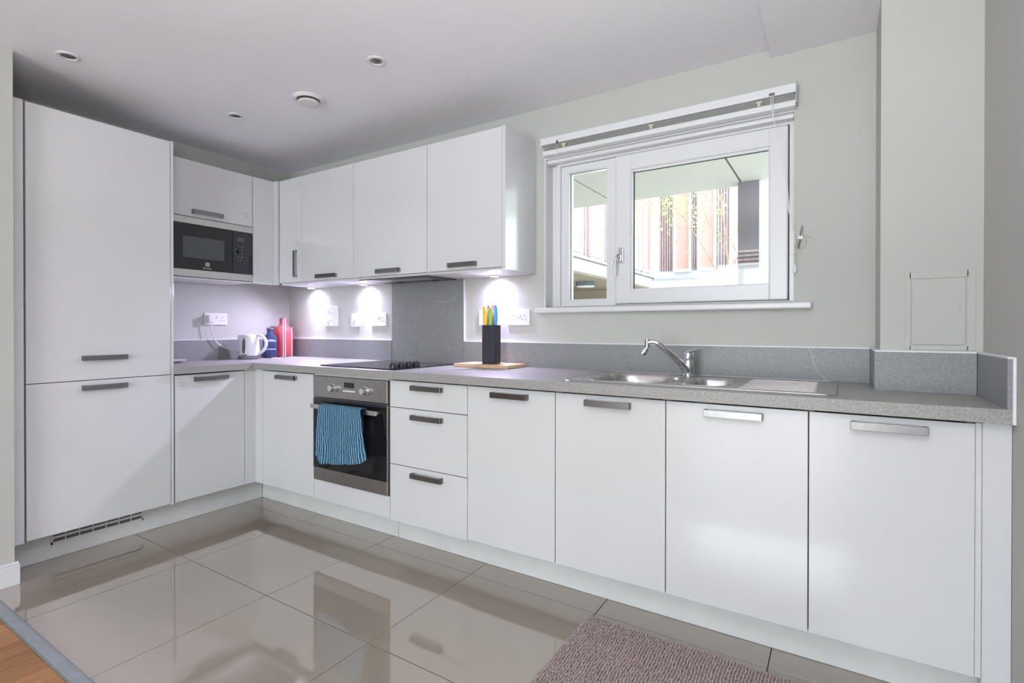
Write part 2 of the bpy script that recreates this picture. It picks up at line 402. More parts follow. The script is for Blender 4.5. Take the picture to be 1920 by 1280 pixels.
# venetian blind, drawn up
bl = thing('venetian_blind', 'white blind drawn up under its headrail above the window', 'blind', (2.94, 0, 2.04))
b = NB(); bx(b, 2.345, 3.540, -.055, -.008, 2.094, 2.130, .0015); obj('headrail', b, M['pvc'], bl)
b = NB(); bx(b, 2.348, 3.537, -.020, -.008, 2.062, 2.094); obj('back_plate', b, M['slat'], bl)
for k in range(5):
    b = NB(); z = 2.067+k*.0055; bx(b, 2.352, 3.532, -.040, -.0205, z, z+.0022); obj('slat', b, M['slat'], bl)
obj('bottom_rail', box(2.350, 3.540, -.053, -.009, 2.038, 2.062, .003), M['pvc'], bl)
obj('end_cap', box(3.540, 3.544, -.056, -.006, 2.05, 2.142, .001), M['slat'], bl)
obj('end_cap', box(2.338, 2.345, -.055, -.006, 2.088, 2.133, .001), M['pvc'], bl)
for x in (2.475, 2.936, 3.402):
    b = NB(); tube(b, [(x, -.045, 2.064), (x, -.048, 2.080)], .008, 10); bx(b, x-.012, x+.012, -.052, -.042, 2.078, 2.087, .002); obj('cord_stop', b, M['cord'], bl)
b = NB(); tube(b, [(2.440, -.058, 2.10), (2.440, -.060, 2.06), (2.440, -.059, 1.32)], .0012, 6); obj('tilt_cord', b, M['plastic'], bl)
b = NB(); bx(b, 2.436, 2.444, -.060, -.055, 2.088, 2.104); obj('cord_guide', b, M['gasket'], bl)
obj('cord_guide', box(3.442, 3.462, -.059, -.055, 2.096, 2.106), M['gasket'], bl)
obj('pull_cord', tube(NB(), smooth_path([(3.449, -.060, 2.10), (3.453, -.066, 2.03), (3.475, -.062, 1.92), (3.505, -.055, 1.73), (3.517, -.045, 1.60), (3.538, -.016, 1.52), (3.552, -.012, 1.50)]), .0014, 6), M['plastic'], bl)
obj('pull_cord', tube(NB(), smooth_path([(3.457, -.060, 2.10), (3.460, -.066, 2.0), (3.480, -.062, 1.90), (3.508, -.055, 1.74), (3.519, -.045, 1.60), (3.536, -.012, 1.50), (3.534, -.010, 1.46)]), .0014, 6), M['plastic'], bl)
b = NB()
tube(b, smooth_path([(3.552, -.012, 1.50), (3.575, -.010, 1.497), (3.572, -.010, 1.462), (3.548, -.010, 1.455), (3.538, -.010, 1.487), (3.556, -.012, 1.512), (3.578, -.012, 1.505), (3.610, -.010, 1.490)]), .0016, 6)
tube(b, smooth_path([(3.545, -.010, 1.492), (3.534, -.012, 1.46), (3.538, -.012, 1.42), (3.541, -.012, 1.385)]), .0016, 6)
tube(b, smooth_path([(3.550, -.010, 1.486), (3.540, -.012, 1.455), (3.5365, -.012, 1.42), (3.540, -.012, 1.385)]), .0016, 6)
tube(b, [(3.520, -.012, 1.426), (3.538, -.014, 1.428), (3.560, -.012, 1.432)], .0012, 6)
obj('cord_loops', b, M['cord'], bl)
obj('cord_tassel', lathe(NB(), [(.003, .036), (.0055, .03), (.0075, .004), (.006, 0)], (3.537, -.012, 1.350), 12), M['plastic'], bl, smooth=True)
cl = thing('cord_cleat', 'small metal cord cleat on the wall right of the window', 'cleat', (3.557, 0, 1.498))
obj('prong', tube(NB(), [(3.556, -.010, 1.505), (3.560, -.016, 1.52), (3.564, -.018, 1.546)], [.004, .004, .0035], 8), M['dial'], cl, smooth=True)
obj('prong', tube(NB(), [(3.555, -.010, 1.490), (3.552, -.016, 1.475), (3.549, -.018, 1.452)], [.004, .004, .0035], 8), M['off'], cl, smooth=True)
obj('base', tube(NB(), [(3.556, .0, 1.498), (3.556, -.012, 1.498)], .010, 16), M['plastic'], cl, smooth=True)

# access panel on the boxed corner
ap = thing('access_panel', 'square white access hatch on the boxed wall corner', 'panel', (3.98, -.267, 1.05))
obj('frame', frame(NB(), 3.884, 4.067, 1.046, 1.308, .016, .022, .022, .014, -.2700, -.267, .0008), M['wall'], ap)
obj('hatch', box(3.902, 4.042, -.2712, -.267, 1.063, 1.283, .002), M['wall'], ap)
obj('latch', lathe(NB(), [(.004, .0005), (.0035, -.0005)], (4.028, -.271, 1.178), 12, 'y'), M['ink'], ap)

# ------------------------------------------------------------------ kitchen units
def handle_bm(cx, z, w=.192, hz=.024, y=YF-.018, axis='x', sgn=1):
    # flat bar on two square end posts, front of bar 25 mm off the door
    bm = NB()
    if axis == 'x':
        bx(bm, cx-w/2, cx+w/2, YF-.028, YF-.019, z-hz/2, z+hz/2, .001)
        for s in (-1, 1): bx(bm, cx+s*(w/2-.006)-.006, cx+s*(w/2-.006)+.006, YF-.019, YF, z-hz/2, z+hz/2)
    return bm
def hbar(face, p0, p1, zc, hz=.024, axis='x', out=-1):
    """bar handle on a vertical door face. axis x: face is y=const, facing -y; axis y: face is x=const, facing +x."""
    bm = NB(); a, c = .010, .026
    if axis == 'x':
        bx(bm, p0, p1, face-c, face-c+a, zc-hz/2, zc+hz/2, .001)
        for q in (p0, p1-.011): bx(bm, q, q+.011, face-c+.002, face+.001, zc-hz/2, zc+hz/2)
    else:
        bx(bm, face+c-a, face+c, p0, p1, zc-hz/2, zc+hz/2, .001)
        for q in (p0, p1-.011): bx(bm, face-.001, face+c-.002, q, q+.011, zc-hz/2, zc+hz/2)
    return bm
G = .0017
def base_unit(name, label, x0, x1, cat='cabinet', group='base cabinets under the long worktop'):
    t = thing(name, label, cat, ((x0+x1)/2, -.3, ZB-.004), group)
    b = NB(); t_ = .016
    bx(b, x0+.0005, x0+t_, -.575, -.03, ZB-.004, ZWB); bx(b, x1-t_, x1-.0005, -.575, -.03, ZB-.004, ZWB)
    bx(b, x0+t_, x1-t_, -.575, -.03, ZB-.004, ZB+.012); bx(b, x0+t_, x1-t_, -.046, -.03, ZB+.012, ZWB)
    obj('carcass', b, M['gap'], t)
    return t
def front(t, name, x0, x1, z0, z1, hx=None, hz=None, hw=.192):
    d = obj(name, box(x0+G, x1-G, YF, YF+.018, z0+G, z1-G, .0012), M['gloss'], t)
    if hx is not None: obj('handle', hbar(YF, hx-hw/2, hx+hw/2, hz), M['handle'], d, label='flat brushed steel bar handle')
    return d
specs = [('base_cabinet', 'narrow white base cabinet in the corner left of the oven', .677, 1.172, .928),
         ('base_cabinet', 'white base cabinet directly right of the drawer unit', 2.262, 2.712, 2.494),
         ('base_cabinet', 'white base cabinet under the left half of the sink', 2.712, 3.162, 2.941),
         ('base_cabinet', 'white base cabinet below the sink drainer with bright sheen', 3.162, 3.612, 3.389),
         ('base_cabinet', 'rightmost white base cabinet, beside the end panel', 3.612, 4.012, 3.815)]
for n, lb, x0, x1, hx in specs:
    t = base_unit(n, lb, x0, x1); front(t, 'door', x0, x1, ZB, ZT, hx, .825, .184)
t = base_unit('drawer_unit', 'white three drawer unit right of the oven', 1.772, 2.262, 'drawers')
front(t, 'drawer', 1.772, 2.262, .720, ZT, 2.025, .826)
front(t, 'drawer', 1.772, 2.262, .433, .720, 2.025, .682)
front(t, 'drawer', 1.772, 2.262, ZB-.006, .433, 2.025, .398)
t = thing('oven_housing', 'white housing around the oven with blank panel beneath', 'cabinet', (1.472, -.3, ZB-.004), 'base cabinets under the long worktop')
b = NB(); bx(b, 1.1725, 1.180, -.585, -.03, ZB-.004, ZWB); bx(b, 1.7655, 1.7715, -.585, -.03, ZB-.004, ZWB); bx(b, 1.180, 1.7655, -.575, -.03, ZB-.004, ZB+.01)
bx(b, 1.180, 1.7655, -.598, -.03, .8515, ZWB)
obj('carcass', b, M['carcass'], t)
obj('blank_panel', box(1.172+G, 1.772-G, YF, YF+.018, ZB, .2625, .0012), M['gloss'], t)

# end panel and corner posts
tag(obj('end_panel', box(4.026, XR-.001, YF, YF+.018, 0.002, ZWB-.001, .001), M['gloss']), 'white filler panel against the right wall', 'panel')
b = NB(); bx(b, .600, .6755, YF, YF+.018, ZB, ZWB-.001, .001); bx(b, .582, .600, -.668, YF+.018, ZB, ZWB-.001, .001)
tag(obj('corner_post', b, M['gloss']), 'white corner post between the two runs of base cabinets', 'panel')
b = NB(); bx(b, 4.0125, 4.0255, -.590, -.03, ZB, ZT)
tag(obj('filler_strip', b, M['carcass']), 'recessed strip beside the rightmost base cabinet', 'panel')

# plinths
b = NB(); bx(b, .475, 1.706, -.475, -.459, .001, ZB-.006, .001)
tag(obj('plinth_board', b, M['plinth']), 'white kickboard from the corner to below the oven', 'kickboard', 'white kickboards under the cabinets')
b = NB(); bx(b, 1.709, 4.086-.001, -.475, -.459, .001, ZB-.006, .001)
tag(obj('plinth_board', b, M['plinth']), 'long white kickboard from the drawers to the right wall', 'kickboard', 'white kickboards under the cabinets')
t = thing('plinth_board', 'white kickboard with vent grille below the tall cabinet', 'kickboard', (.467, -1.1, .001), 'white kickboards under the cabinets')
b = NB(); bx(b, .459, .475, -1.735, -.477, .001, ZB-.006, .001); obj('board', b, M['plinth'], t)
gv = NB(); x = .478
frame_pts = (-1.562, -1.172, .068, .122)
b = NB(); y0, y1, z0, z1 = frame_pts; z1 -= .002
bx(b, .475, .4795, y0, y1, z0, z0+.012); bx(b, .475, .4795, y0, y1, z1-.006, z1); bx(b, .475, .4795, y0, y0+.008, z0, z1); bx(b, .475, .4795, y1-.005, y1, z0, z1)
for k in range(1, 7): yy = y0+(y1-y0)*k/7; bx(b, .4755, .4793, yy-.0018, yy+.0018, z0+.01, z1-.004)
gr = obj('vent_grille', b, M['plinth'], t)
obj('vent_slat', box(.4755, .4785, y0+.006, y1-.004, (z0+z1)/2+.001, (z0+z1)/2+.012), M['plinth'], gr)
obj('vent_backing', box(.4745, .4760, y0+.004, y1-.003, z0+.005, z1-.004), M['hole'], gr)

# oven
ov = thing('oven', 'built-in stainless steel electric oven with black glass door', 'oven', (1.472, -.60, .265))
XO0, XO1 = 1.1815, 1.7645
fa = obj('control_panel', box(XO0, XO1, -.612, -.58, .733, .8495, .002), M['ovensteel'], ov)
dr = obj('door', box(XO0, XO1, -.610, -.585, .2655, .729, .002), M['ovensteel'], ov)
obj('door_glass', box(XO0+.002, XO1-.003, -.6125, -.609, .336, .727, .001), M['black'], dr)
obj('inner_window', box(1.265, 1.665, -.6130, -.6124, .365, .640, .0002), M['ovenwin'], dr)
obj('top_vent', box(XO0+.004, XO1-.004, -.6135, -.6125, .712, .7265), M['blackm'], dr)
hbm = NB(); bx(hbm, 1.222, 1.735, -.662, -.652, .676, .700, .002)
for q in (1.232, 1.711): bx(hbm, q, q+.016, -.653, -.6125, .681, .695)
obj('door_handle', hbm, M['steel'], dr)
for kx in (1.362, 1.612):
    k_ = obj('knob', lathe(NB(), [(.023, 0), (.0235, -.006), (.019, -.008), (.0175, -.030), (.016, -.0335), (.0, -.0338)], (kx, -.612, .790), 28, 'y'), M['dial'], fa, smooth=True)
dp = obj('display', box(1.442, 1.520, -.6132, -.6115, .797, .825, .0005), M['black'], fa)
obj('button_bar', box(1.432, 1.528, -.6136, -.6115, .776, .7825, .0005), M['white'], fa)
for dx, dz, sz in ((1.365, .825, .0035), (1.385, .824, .0022), (1.403, .823, .0016), (1.615, .8235, .0016), (1.645, .823, .0035), (1.595, .822, .0014)):
    obj('dial_mark', box(dx-sz, dx+sz, -.6125, -.6119, dz-sz, dz+sz), M['gap'], fa)

# tea towel over the oven handle
def towel():
    bm = NB(); uvl = bm.loops.layers.uv.new('UVMap')
    nu, nv = 70, 60; grid = []
    for j in range(nv+1):
        v = j/nv; row = []
        for i in range(nu+1):
            u = i/nu
            # v 0: back lower edge, .32: top of handle, 1: front lower edge
            if v < .30:
                s = v/.30; z = .56+(.702-.56)*s; y = -.634; amp = .001
            elif v < .36:
                a = (v-.30)/.06*PI; z = .702+.006*math.sin(a); y = -.6575+.0235*math.cos(a)*.9-.0; amp = .0005
            else:
                s = (v-.36)/.64; low = .392+.052*u**1.5
                low += .055*max(0, 1-u/.12)**1.6+.018*max(0, (u-.9)/.1)**2
                z = .702+(low-.702)*s; y = -.680-.008*s; amp = .003+.009*s
            f = math.sin(u*17+.6)*.6+math.sin(u*33+1.1+v*2)*.3+math.sin(u*7+v*3)*.5
            s2 = max(0, (v-.36)/.64)
            if v < .30: x = 1.315+.30*u
            else:
                l = 1.326-.004*math.sin(PI*.5*min(1, s2*1.3)); r = 1.648+.048*s2
                x = l+(r-l)*u
            y2 = y-(amp*(f+1.0) if v > .33 else 0)
            row.append(bm.verts.new((x+.003*math.sin(v*9+u*5)*s2, y2, z)))
        grid.append(row)
    for j in range(nv):
        for i in range(nu):
            f = bm.faces.new((grid[j][i], grid[j][i+1], grid[j+1][i+1], grid[j+1][i])); f.smooth = True
            for l, (a, c) in zip(f.loops, ((i, j), (i+1, j), (i+1, j+1), (i, j+1))): l[uvl].uv = (a/nu, c/nv)
    return bm
tw = tag(obj('tea_towel', towel(), M['towel'], smooth=True), 'blue tea towel with white ribs over the oven handle', 'towel')
sm = tw.modifiers.new('thick', 'SOLIDIFY'); sm.thickness = .0025; sm.offset = 0

# left run: tall fridge cabinet, one base cabinet
XF = .60
tc_ = thing('tall_cabinet', 'tall white fridge freezer cabinet with upper and lower doors', 'cabinet', (.33, -1.4, ZB-.004))
b = NB(); bx(b, XL+.002, .582, -1.6835, -1.672, ZB-.004, 2.139); bx(b, XL+.002, .582, -1.672, -1.0855, 2.125, 2.139); bx(b, XL+.002, .582, -1.672, -1.0855, ZB-.004, ZB+.01); bx(b, XL+.002, .09, -1.672, -1.0855, ZB+.01, 2.125)
obj('carcass', b, M['gap'], tc_)
obj('side_panel', box(XL+.002, .600, -1.0835, -1.0705, ZB-.004, 2.139, .001), M['gloss'], tc_)
obj('filler_panel', box(.582, .600, -1.7355, -1.689, ZB-.004, 2.139, .001), M['gloss'], tc_)
for z0, z1, hz in ((ZB, .862, .827), (.862, 2.137, .971)):
    d = obj('door', box(.582, XF, -1.6835+G, -1.0845-G, z0+G, z1-G, .0012), M['gloss'], tc_)
    obj('handle', hbar(XF, -1.480, -1.295, hz, axis='y'), M['handle'], d)
t = thing('base_cabinet', 'white base cabinet between the tall cabinet and the corner', 'cabinet', (.33, -.87, ZB-.004), 'base cabinets under the long worktop')
b = NB(); bx(b, XL+.01, .575, -1.0695, -1.055, ZB-.004, ZWB); bx(b, XL+.01, .575, -.69, -.672, ZB-.004, ZWB); bx(b, XL+.01, .575, -1.055, -.69, ZB-.004, ZB+.012)
obj('carcass', b, M['gap'], t)
d = obj('door', box(.582, XF, -1.065+G, -.669-G, ZB+G, ZT-G, .0012), M['gloss'], t)
obj('handle', hbar(XF, -.966, -.778, .828, axis='y'), M['handle'], d)
scribble('faint_print', [(.006, .046, .004, 0), (-.007, .044, .003, 1), (-.014, .040, .002, 2)], M['ink'], d, (.6002, -1.032, .808), (0, 1, 0))

# wall units, left run (front x=.37) and back run (front y=-.31)
XU = .372; ZU0 = 1.428; ZU1 = 2.132; YU = -.31; ZUB = 1.415
t = thing('wall_cabinet', 'white wall cabinet around and above the microwave', 'cabinet', (.22, -.77, ZUB), 'white wall cabinets')
b = NB(); bx(b, XL+.002, .352, -1.0695, -1.055, ZUB, ZU1); bx(b, XL+.002, .352, -.492, -.478, ZUB, ZU1); bx(b, XL+.002, .352, -1.055, -.492, ZU1-.015, ZU1); bx(b, XL+.002, .352, -1.055, -.492, 1.79, 1.803); bx(b, XL+.002, .085, -1.055, -.492, ZUB, 1.79)
bx(b, XL+.002, XU-.003, -1.0695, -.478, ZUB, ZUB+.010)
obj('carcass', b, M['carcass'], t)
d = obj('door', box(XU-.018, XU, -1.068, -.481, 1.793, ZU1, .0012), M['gloss'], t)
obj('handle', hbar(XU, -.865, -.682, 1.826, axis='y'), M['handle'], d)
scribble('faint_print', [(.008, .036, .005, 0), (-.008, .032, .0025, 1), (-.014, .034, .0025, 3)], M['ink'], d, (XU+.0002, -.524, 1.864), (0, 1, 0))
b = NB(); bx(b, XU-.018, XU, -.4765, -.328, ZU0-.012, ZU1, .001); bx(b, XU-.018, .412, -.328, -.310, ZU0-.012, ZU1, .001)
tag(obj('wall_corner_post', b, M['gloss']), 'white corner post joining the two runs of wall cabinets', 'panel')
def wall_unit(label, x0, x1, ex=0):
    t = thing('wall_cabinet', label, 'cabinet', ((x0+x1)/2, -.15, ZUB), 'white wall cabinets')
    b = NB(); bx(b, x0+.0005, x0+.014, -.29, -.003, ZUB, ZU1); bx(b, x1-.014, x1-.0005, -.29, -.003, ZUB, ZU1)
    bx(b, x0+.014, x1-.014, -.29, -.003, ZU1-.014, ZU1); bx(b, x0+.014, x1-.014, -.29, -.003, ZUB, ZUB+.012); bx(b, x0+.014, x1-.014, -.012, -.003, ZUB+.012, ZU1-.014)
    obj('carcass', b, M['carcass'], t)
    return t
def udoor(t, x0, x1, h0=None, h1=None):
    d = obj('door', box(x0+G, x1-G, YU, YU+.018, ZU0, ZU1, .0012), M['gloss'], t)
    if h0: obj('handle', hbar(YU, h0, h1, 1.4525), M['handle'], d)
    return d
t = wall_unit('narrow corner wall cabinet with vertical handle', .414, .661)
d = udoor(t, .414, .661)
b = NB(); bx(b, .597, .611, YU-.026, YU-.016, 1.462, 1.640, .001); bx(b, .597, .611, YU-.017, YU+.001, 1.462, 1.473); bx(b, .597, .611, YU-.017, YU+.001, 1.629, 1.640)
obj('handle', b, M['handle'], d)
scribble('faint_print', [(.005, .034, .005, 0), (-.008, .030, .003, 2)], M['ink'], d, (.613, YU-.0002, 1.690), (1, 0, 0))
t = wall_unit('white wall cabinet left of the extractor cabinet', .661, 1.165); udoor(t, .661, 1.165, .826, 1.014)
t = wall_unit('white wall cabinet housing the extractor above the hob', 1.165, 1.763); udoor(t, 1.165, 1.763, 1.378, 1.563)
t = wall_unit('rightmost white wall cabinet with glossy end panel', 1.763, 2.262); udoor(t, 1.763, 2.262, 1.924, 2.106)
obj('end_panel', box(2.262, 2.280, -.31, -.002, ZUB, ZU1+.002, .001), M['gloss'], t)

# extractor under the third unit
hd = thing('extractor_hood', 'slim grey extractor under the wall cabinet above the hob', 'extractor', (1.464, -.16, ZUB-.009), None)
obj('tray', bx(NB(), 1.185, 1.745, -.285, -.025, ZUB-.006, ZUB-.0005, .002), M['grid'], hd)
obj('filter', box(1.255, 1.675, -.235, -.13, ZUB-.0085, ZUB-.006, .001), M['steel'], hd)
obj('filter_latch', box(1.300, 1.345, -.075, -.055, ZUB-.010, ZUB-.006, .001), M['blackm'], hd)
obj('filter_latch', box(1.590, 1.635, -.075, -.055, ZUB-.010, ZUB-.006, .001), M['blackm'], hd)

# under-cabinet lights
def puck(x, y, label):
    t = thing('cabinet_light', label, 'light', (x, y, ZUB-.012), 'round lights under the wall cabinets')
    obj('body', lathe(NB(), [(.033, 0), (.032, -.004), (.027, -.005)], (x, y, ZUB-.0005), 28), M['plastic'], t, smooth=True)
    obj('lens', lathe(NB(), [(.024, -.0055), (.023, -.0065), (0, -.0067)], (x, y, ZUB), 28), M['glow'], t, smooth=True)
    for pw, sz, bl_, tl in ((11.0, 33, .7, 0), (6.0, 170, 1.0, 0), (26.0, 145, 1.0, -42)):
        l = bpy.data.lights.new('cabinet_spot', 'SPOT'); l.energy = pw; l.spot_size = math.radians(sz); l.spot_blend = bl_; l.color = (.73, .67, 1.0); l.shadow_soft_size = .012 if tl == 0 else .022
        o = bpy.data.objects.new('cabinet_spot', l); link(o); o.parent = t; o.location = (0, .024 if sz == 33 else 0, -.004 if tl == 0 else -.012); o.rotation_euler = (math.radians(tl), 0, 0)
puck(.420, -.058, 'lit round cabinet light nearest the corner')
puck(.972, -.058, 'lit round cabinet light left of the extractor')
puck(2.045, -.058, 'lit round cabinet light above the knife block')

# microwave
mw = thing('microwave', 'built-in microwave with black door and stainless steel trim', 'microwave', (.2, -.77, 1.428))
XM = .378
b = NB(); bx(b, .12, XM-.006, -1.050, -.497, 1.4265, 1.784); obj('body', b, M['blackm'], mw)
obj('trim_strip', box(XM-.010, XM, -1.068, -.481, 1.748, 1.7885, .001), M['steel'], mw)
obj('trim_strip', box(XM-.010, XM, -1.068, -.481, 1.4285, 1.472, .001), M['steel'], mw)
d = obj('door', box(XM-.010, XM-.001, -1.066, -.6185, 1.474, 1.746, .001), M['black'], mw)
obj('window', box(XM-.0015, XM-.0004, -.917, -.670, 1.543, 1.672, .0004), M['mwwin'], d)
cp = obj('control_panel', box(XM-.010, XM-.001, -.6145, -.482, 1.474, 1.746, .001), M['navy'], mw)
obj('display', box(XM-.0015, XM-.0004, -.587, -.540, 1.681, 1.709), M['mwwin'], cp)
for (yy, zz) in ((-.580, 1.653), (-.553, 1.652), (-.597, 1.628), (-.553, 1.632), (-.597, 1.602), (-.553, 1.602), (-.580, 1.583), (-.556, 1.581), (-.566, 1.560)):
    obj('button', box(XM-.0015, XM+.0002, yy-.0035, yy+.0035, zz-.004, zz+.004, .0005), M['off'], cp)
obj('dial', lathe(NB(), [(.013, 0), (.012, .012), (.0, .0125)], (XM-.001, -.575, 1.617), 20, 'x'), M['blackm'], cp, smooth=True)
obj('door_button', box(XM-.0015, XM+.0015, -.508, -.486, 1.488, 1.600, .001), M['blackm'], cp)
b = NB()
y0, z0, s = -.786, 1.499, .024
bx(b, XM-.0012, XM-.0004, y0, y0+s, z0+s-.003, z0+s); bx(b, XM-.0012, XM-.0004, y0, y0+s, z0, z0+.003)
bx(b, XM-.0012, XM-.0004, y0, y0+.003, z0, z0+s); bx(b, XM-.0012, XM-.0004, y0+s-.003, y0+s, z0, z0+s)
bx(b, XM-.0012, XM-.0004, y0+.0105, y0+.0135, z0, z0+s)
for sg, cyy in ((1, y0+.0135), (-1, y0+.0105)):
    pr = None
    for k in range(9):
        a = -PI/2+PI*k/8
        q = [(cyy+sg*math.cos(a)*rr, z0+s/2+math.sin(a)*rr) for rr in (.0045, .0075)]
        cur = [b.verts.new((XM-.0004, *p_)) for p_ in q]
        if pr: b.faces.new((pr[0], pr[1], cur[1], cur[0]))
        pr = cur
obj('emblem', b, M['dial'], d)
text('lettering', 'Electrolux', .0125, M['dial'], d, (XM-.0003, -.776, 1.487), (0, 1, 0), (0, 0, 1))

# ------------------------------------------------------------------ worktop, upstands, splashback
SX0, SX1, SY0, SY1 = 2.76, 3.66, -.545, -.085      # sink cut-out
b = NB(); yf = -.629
bx(b, XL+.001, .629, -1.0695, yf, ZWB, ZW); bx(b, XL+.001, SX0, yf, -.001, ZWB, ZW)
bx(b, SX0, SX1, yf, SY0, ZWB, ZW); bx(b, SX0, SX1, SY1, -.001, ZWB, ZW)
bx(b, SX1, 3.814, yf, -.001, ZWB, ZW); bx(b, 3.814, XR-.001, yf, -.268, ZWB, ZW)
wt = tag(obj('worktop', b, M['worktop']), 'grey speckled L-shaped kitchen worktop along both walls', 'worktop')
ZS = 1.036
ups = [('grey upstand on the left wall behind the kettle', (XL+.001, XL+.015, -1.0695, -.017)),
       ('grey upstand along the back wall left of the hob splashback', (XL+.001, 1.191, -.016, -.001)),
       ('long grey upstand on the back wall from hob to boxed corner', (1.791, 3.797, -.016, -.001)),
       ('short grey upstand on the side of the boxed corner', (3.798, 3.814, -.268, -.001)),
       ('grey upstand across the front of the boxed corner', (3.798, 4.068, -.284, -.269)),
       ('grey upstand on the right wall with exposed end', (4.069, XR-.001, -.629, -.269))]
for lb, (x0, x1, y0, y1) in ups:
    o = tag(obj('upstand', box(x0, x1, y0, y1, ZW, ZS, .0008), M['upstand']), lb, 'upstand', 'grey upstands at the back of the worktop')
    o2 = obj('sealant', box(x0+.001 if x1-x0 > .1 else x0, x1, y0 if y1-y0 > .1 else y0+.002, y1, ZS, ZS+.0055, .001), M['seal'], o)
tag(obj('splashback', box(1.192, 1.790, -.0125, -.001, ZW+.0005, ZUB-.001, .0008), M['upstand']), 'tall grey splashback panel behind the hob', 'splashback')
tag(obj('edge_trim', box(1.790, 1.797, -.0145, -.001, ZS+.0056, ZUB-.001, .001), M['seal']), 'thin white vertical trim right of the grey splashback', 'trim')
tag(obj('edge_trim', box(XR-.0075, XR-.0005, -.637, -.6295, ZWB, ZS+.004, .001), M['seal']), 'thin white vertical bead at the worktop end by the right wall', 'trim')

# hob
hb_ = thing('hob', 'black glass ceramic hob set in the worktop', 'hob', (1.487, -.32, ZW))
obj('glass', box(1.190, 1.785, -.572, -.068, ZW+.0003, ZW+.006, .002), M['black'], hb_)
for y in (-.545, -.488, -.431, -.374):
    k_ = obj('knob', lathe(NB(), [(.021, 0), (.0215, .003), (.019, .022), (.018, .024), (0, .024)], (1.742, y, ZW+.006), 28), M['blackm'], hb_, smooth=True)
    obj('pointer', box(1.739, 1.745, y-.019, y+.019, ZW+.029, ZW+.0345, .001), M['blackm'], k_)
for cx, cy, r in ((1.33, -.43, .09), (1.33, -.19, .072), (1.56, -.43, .072), (1.56, -.19, .09)):
    b = NB(); A = [b.verts.new((cx+r*math.cos(a*PI/24), cy+r*math.sin(a*PI/24), ZW+.0064)) for a in range(48)]
    B = [b.verts.new((cx+(r-.002)*math.cos(a*PI/24), cy+(r-.002)*math.sin(a*PI/24), ZW+.0064)) for a in range(48)]
    ring_join(b, A, B); obj('cooking_zone', b, M['off'], hb_)

# ------------------------------------------------------------------ sink and tap
sk = thing('sink', 'stainless steel one and a half bowl sink with drainer', 'sink', (3.21, -.31, ZW))
zs = ZW+.004
def sink_plate():
    bm = NB()
    loops = [rrect(2.735, 3.688, -.572, -.062, .035), rrect(2.800, 3.140, -.528, -.150, .11, 8), rrect(3.185, 3.350, -.500, -.200, .055, 8)]
    es = []; first = []
    for L in loops:
        vs = [bm.verts.new((x, y, zs)) for x, y in L]; first.append(vs)
        es += [bm.edges.new((vs[i], vs[(i+1) % len(vs)])) for i in range(len(vs))]
    bmesh.ops.triangle_fill(bm, use_beauty=True, use_dissolve=False, edges=es)
    out = rrect(2.731, 3.692, -.576, -.058, .038)
    o = [bm.verts.new((x, y, ZW+.0004)) for x, y in out]
    ring_join(bm, first[0], o)
    return bm
obj('plate', sink_plate(), M['satin'], sk)
def bowl(x0, x1, y0, y1, r, depth):
    bm = NB(); cx, cy = (x0+x1)/2, (y0+y1)/2; prev = None
    for ins, z in ((0, 0), (.003, -.001), (.007, -.006), (.012, -.03), (.018, -depth*.8), (.028, -depth*.94), (.05, -depth)):
        L = rrect(x0+ins, x1-ins, y0+ins, y1-ins, max(.012, r-ins*.6), 8); vs = [bm.verts.new((x, y, zs+z)) for x, y in L]
        if prev: ring_join(bm, prev, vs)
        prev = vs
    bm.faces.new(prev); return bm
b1 = obj('bowl', bowl(2.800, 3.140, -.528, -.150, .11, .15), M['steel'], sk, smooth=True)
b2 = obj('bowl', bowl(3.185, 3.350, -.500, -.200, .055, .10), M['steel'], sk, smooth=True)
obj('waste', lathe(NB(), [(.04, .001), (.035, .003), (.012, .0015)], (2.97, -.33, zs-.15), 24), M['chrome'], b1, smooth=True)
obj('waste', lathe(NB(), [(.03, .001), (.026, .003), (.01, .0015)], (3.267, -.35, zs-.10), 24), M['chrome'], b2, smooth=True)
def rim(L, r): return tube(NB(), [(x, y, zs) for x, y in L]+[(L[0][0], L[0][1], zs)], r, 6, False)
obj('rim', rim(rrect(2.737, 3.686, -.570, -.064, .034), .0028), M['steel'], sk, smooth=True)
obj('rim', rim(rrect(2.798, 3.142, -.530, -.148, .11, 8), .0022), M['steel'], sk, smooth=True)
obj('rim', rim(rrect(3.183, 3.352, -.502, -.198, .055, 8), .0022), M['steel'], sk, smooth=True)
for k in range(11):
    y = -.500+k*.036; obj('drainer_rib', tube(NB(), [(3.385, y, zs-.003), (3.40, y, zs-.001), (3.620, y, zs-.001), (3.635, y, zs-.003)], .0035, 8), M['satin'], sk, smooth=True)

tp = thing('tap', 'chrome mixer tap with swung-out spout behind the sink', 'tap', (3.13, -.128, zs))
bx_, by_ = 3.130, -.128
obj('body', lathe(NB(), [(.026, 0), (.0265, .004), (.0235, .007), (.0235, .068), (.0225, .070), (.0235, .072), (.0235, .100), (.018, .107), (0, .109)], (bx_, by_, zs), 32), M['chrome'], tp, smooth=True)
def lever():
    bm = NB(); path = [(3.118, -.126, zs+.098, .023, .010), (3.133, -.129, zs+.107, .021, .010), (3.150, -.132, zs+.113, .016, .007), (3.172, -.137, zs+.120, .012, .005), (3.198, -.142, zs+.124, .009, .0035)]
    prev = None
    for x, y, z, w, h in path:
        vs = []
        for k in range(14):
            a = 2*PI*k/14; vs.append(bm.verts.new((x-.25*h*math.sin(a), y+w*math.cos(a), z+h*math.sin(a))))
        if prev: ring_join(bm, prev, vs)
        else: bm.faces.new(vs)
        prev = vs
    bm.faces.new(prev); return bm
obj('lever', lever(), M['chrome'], tp, smooth=True)
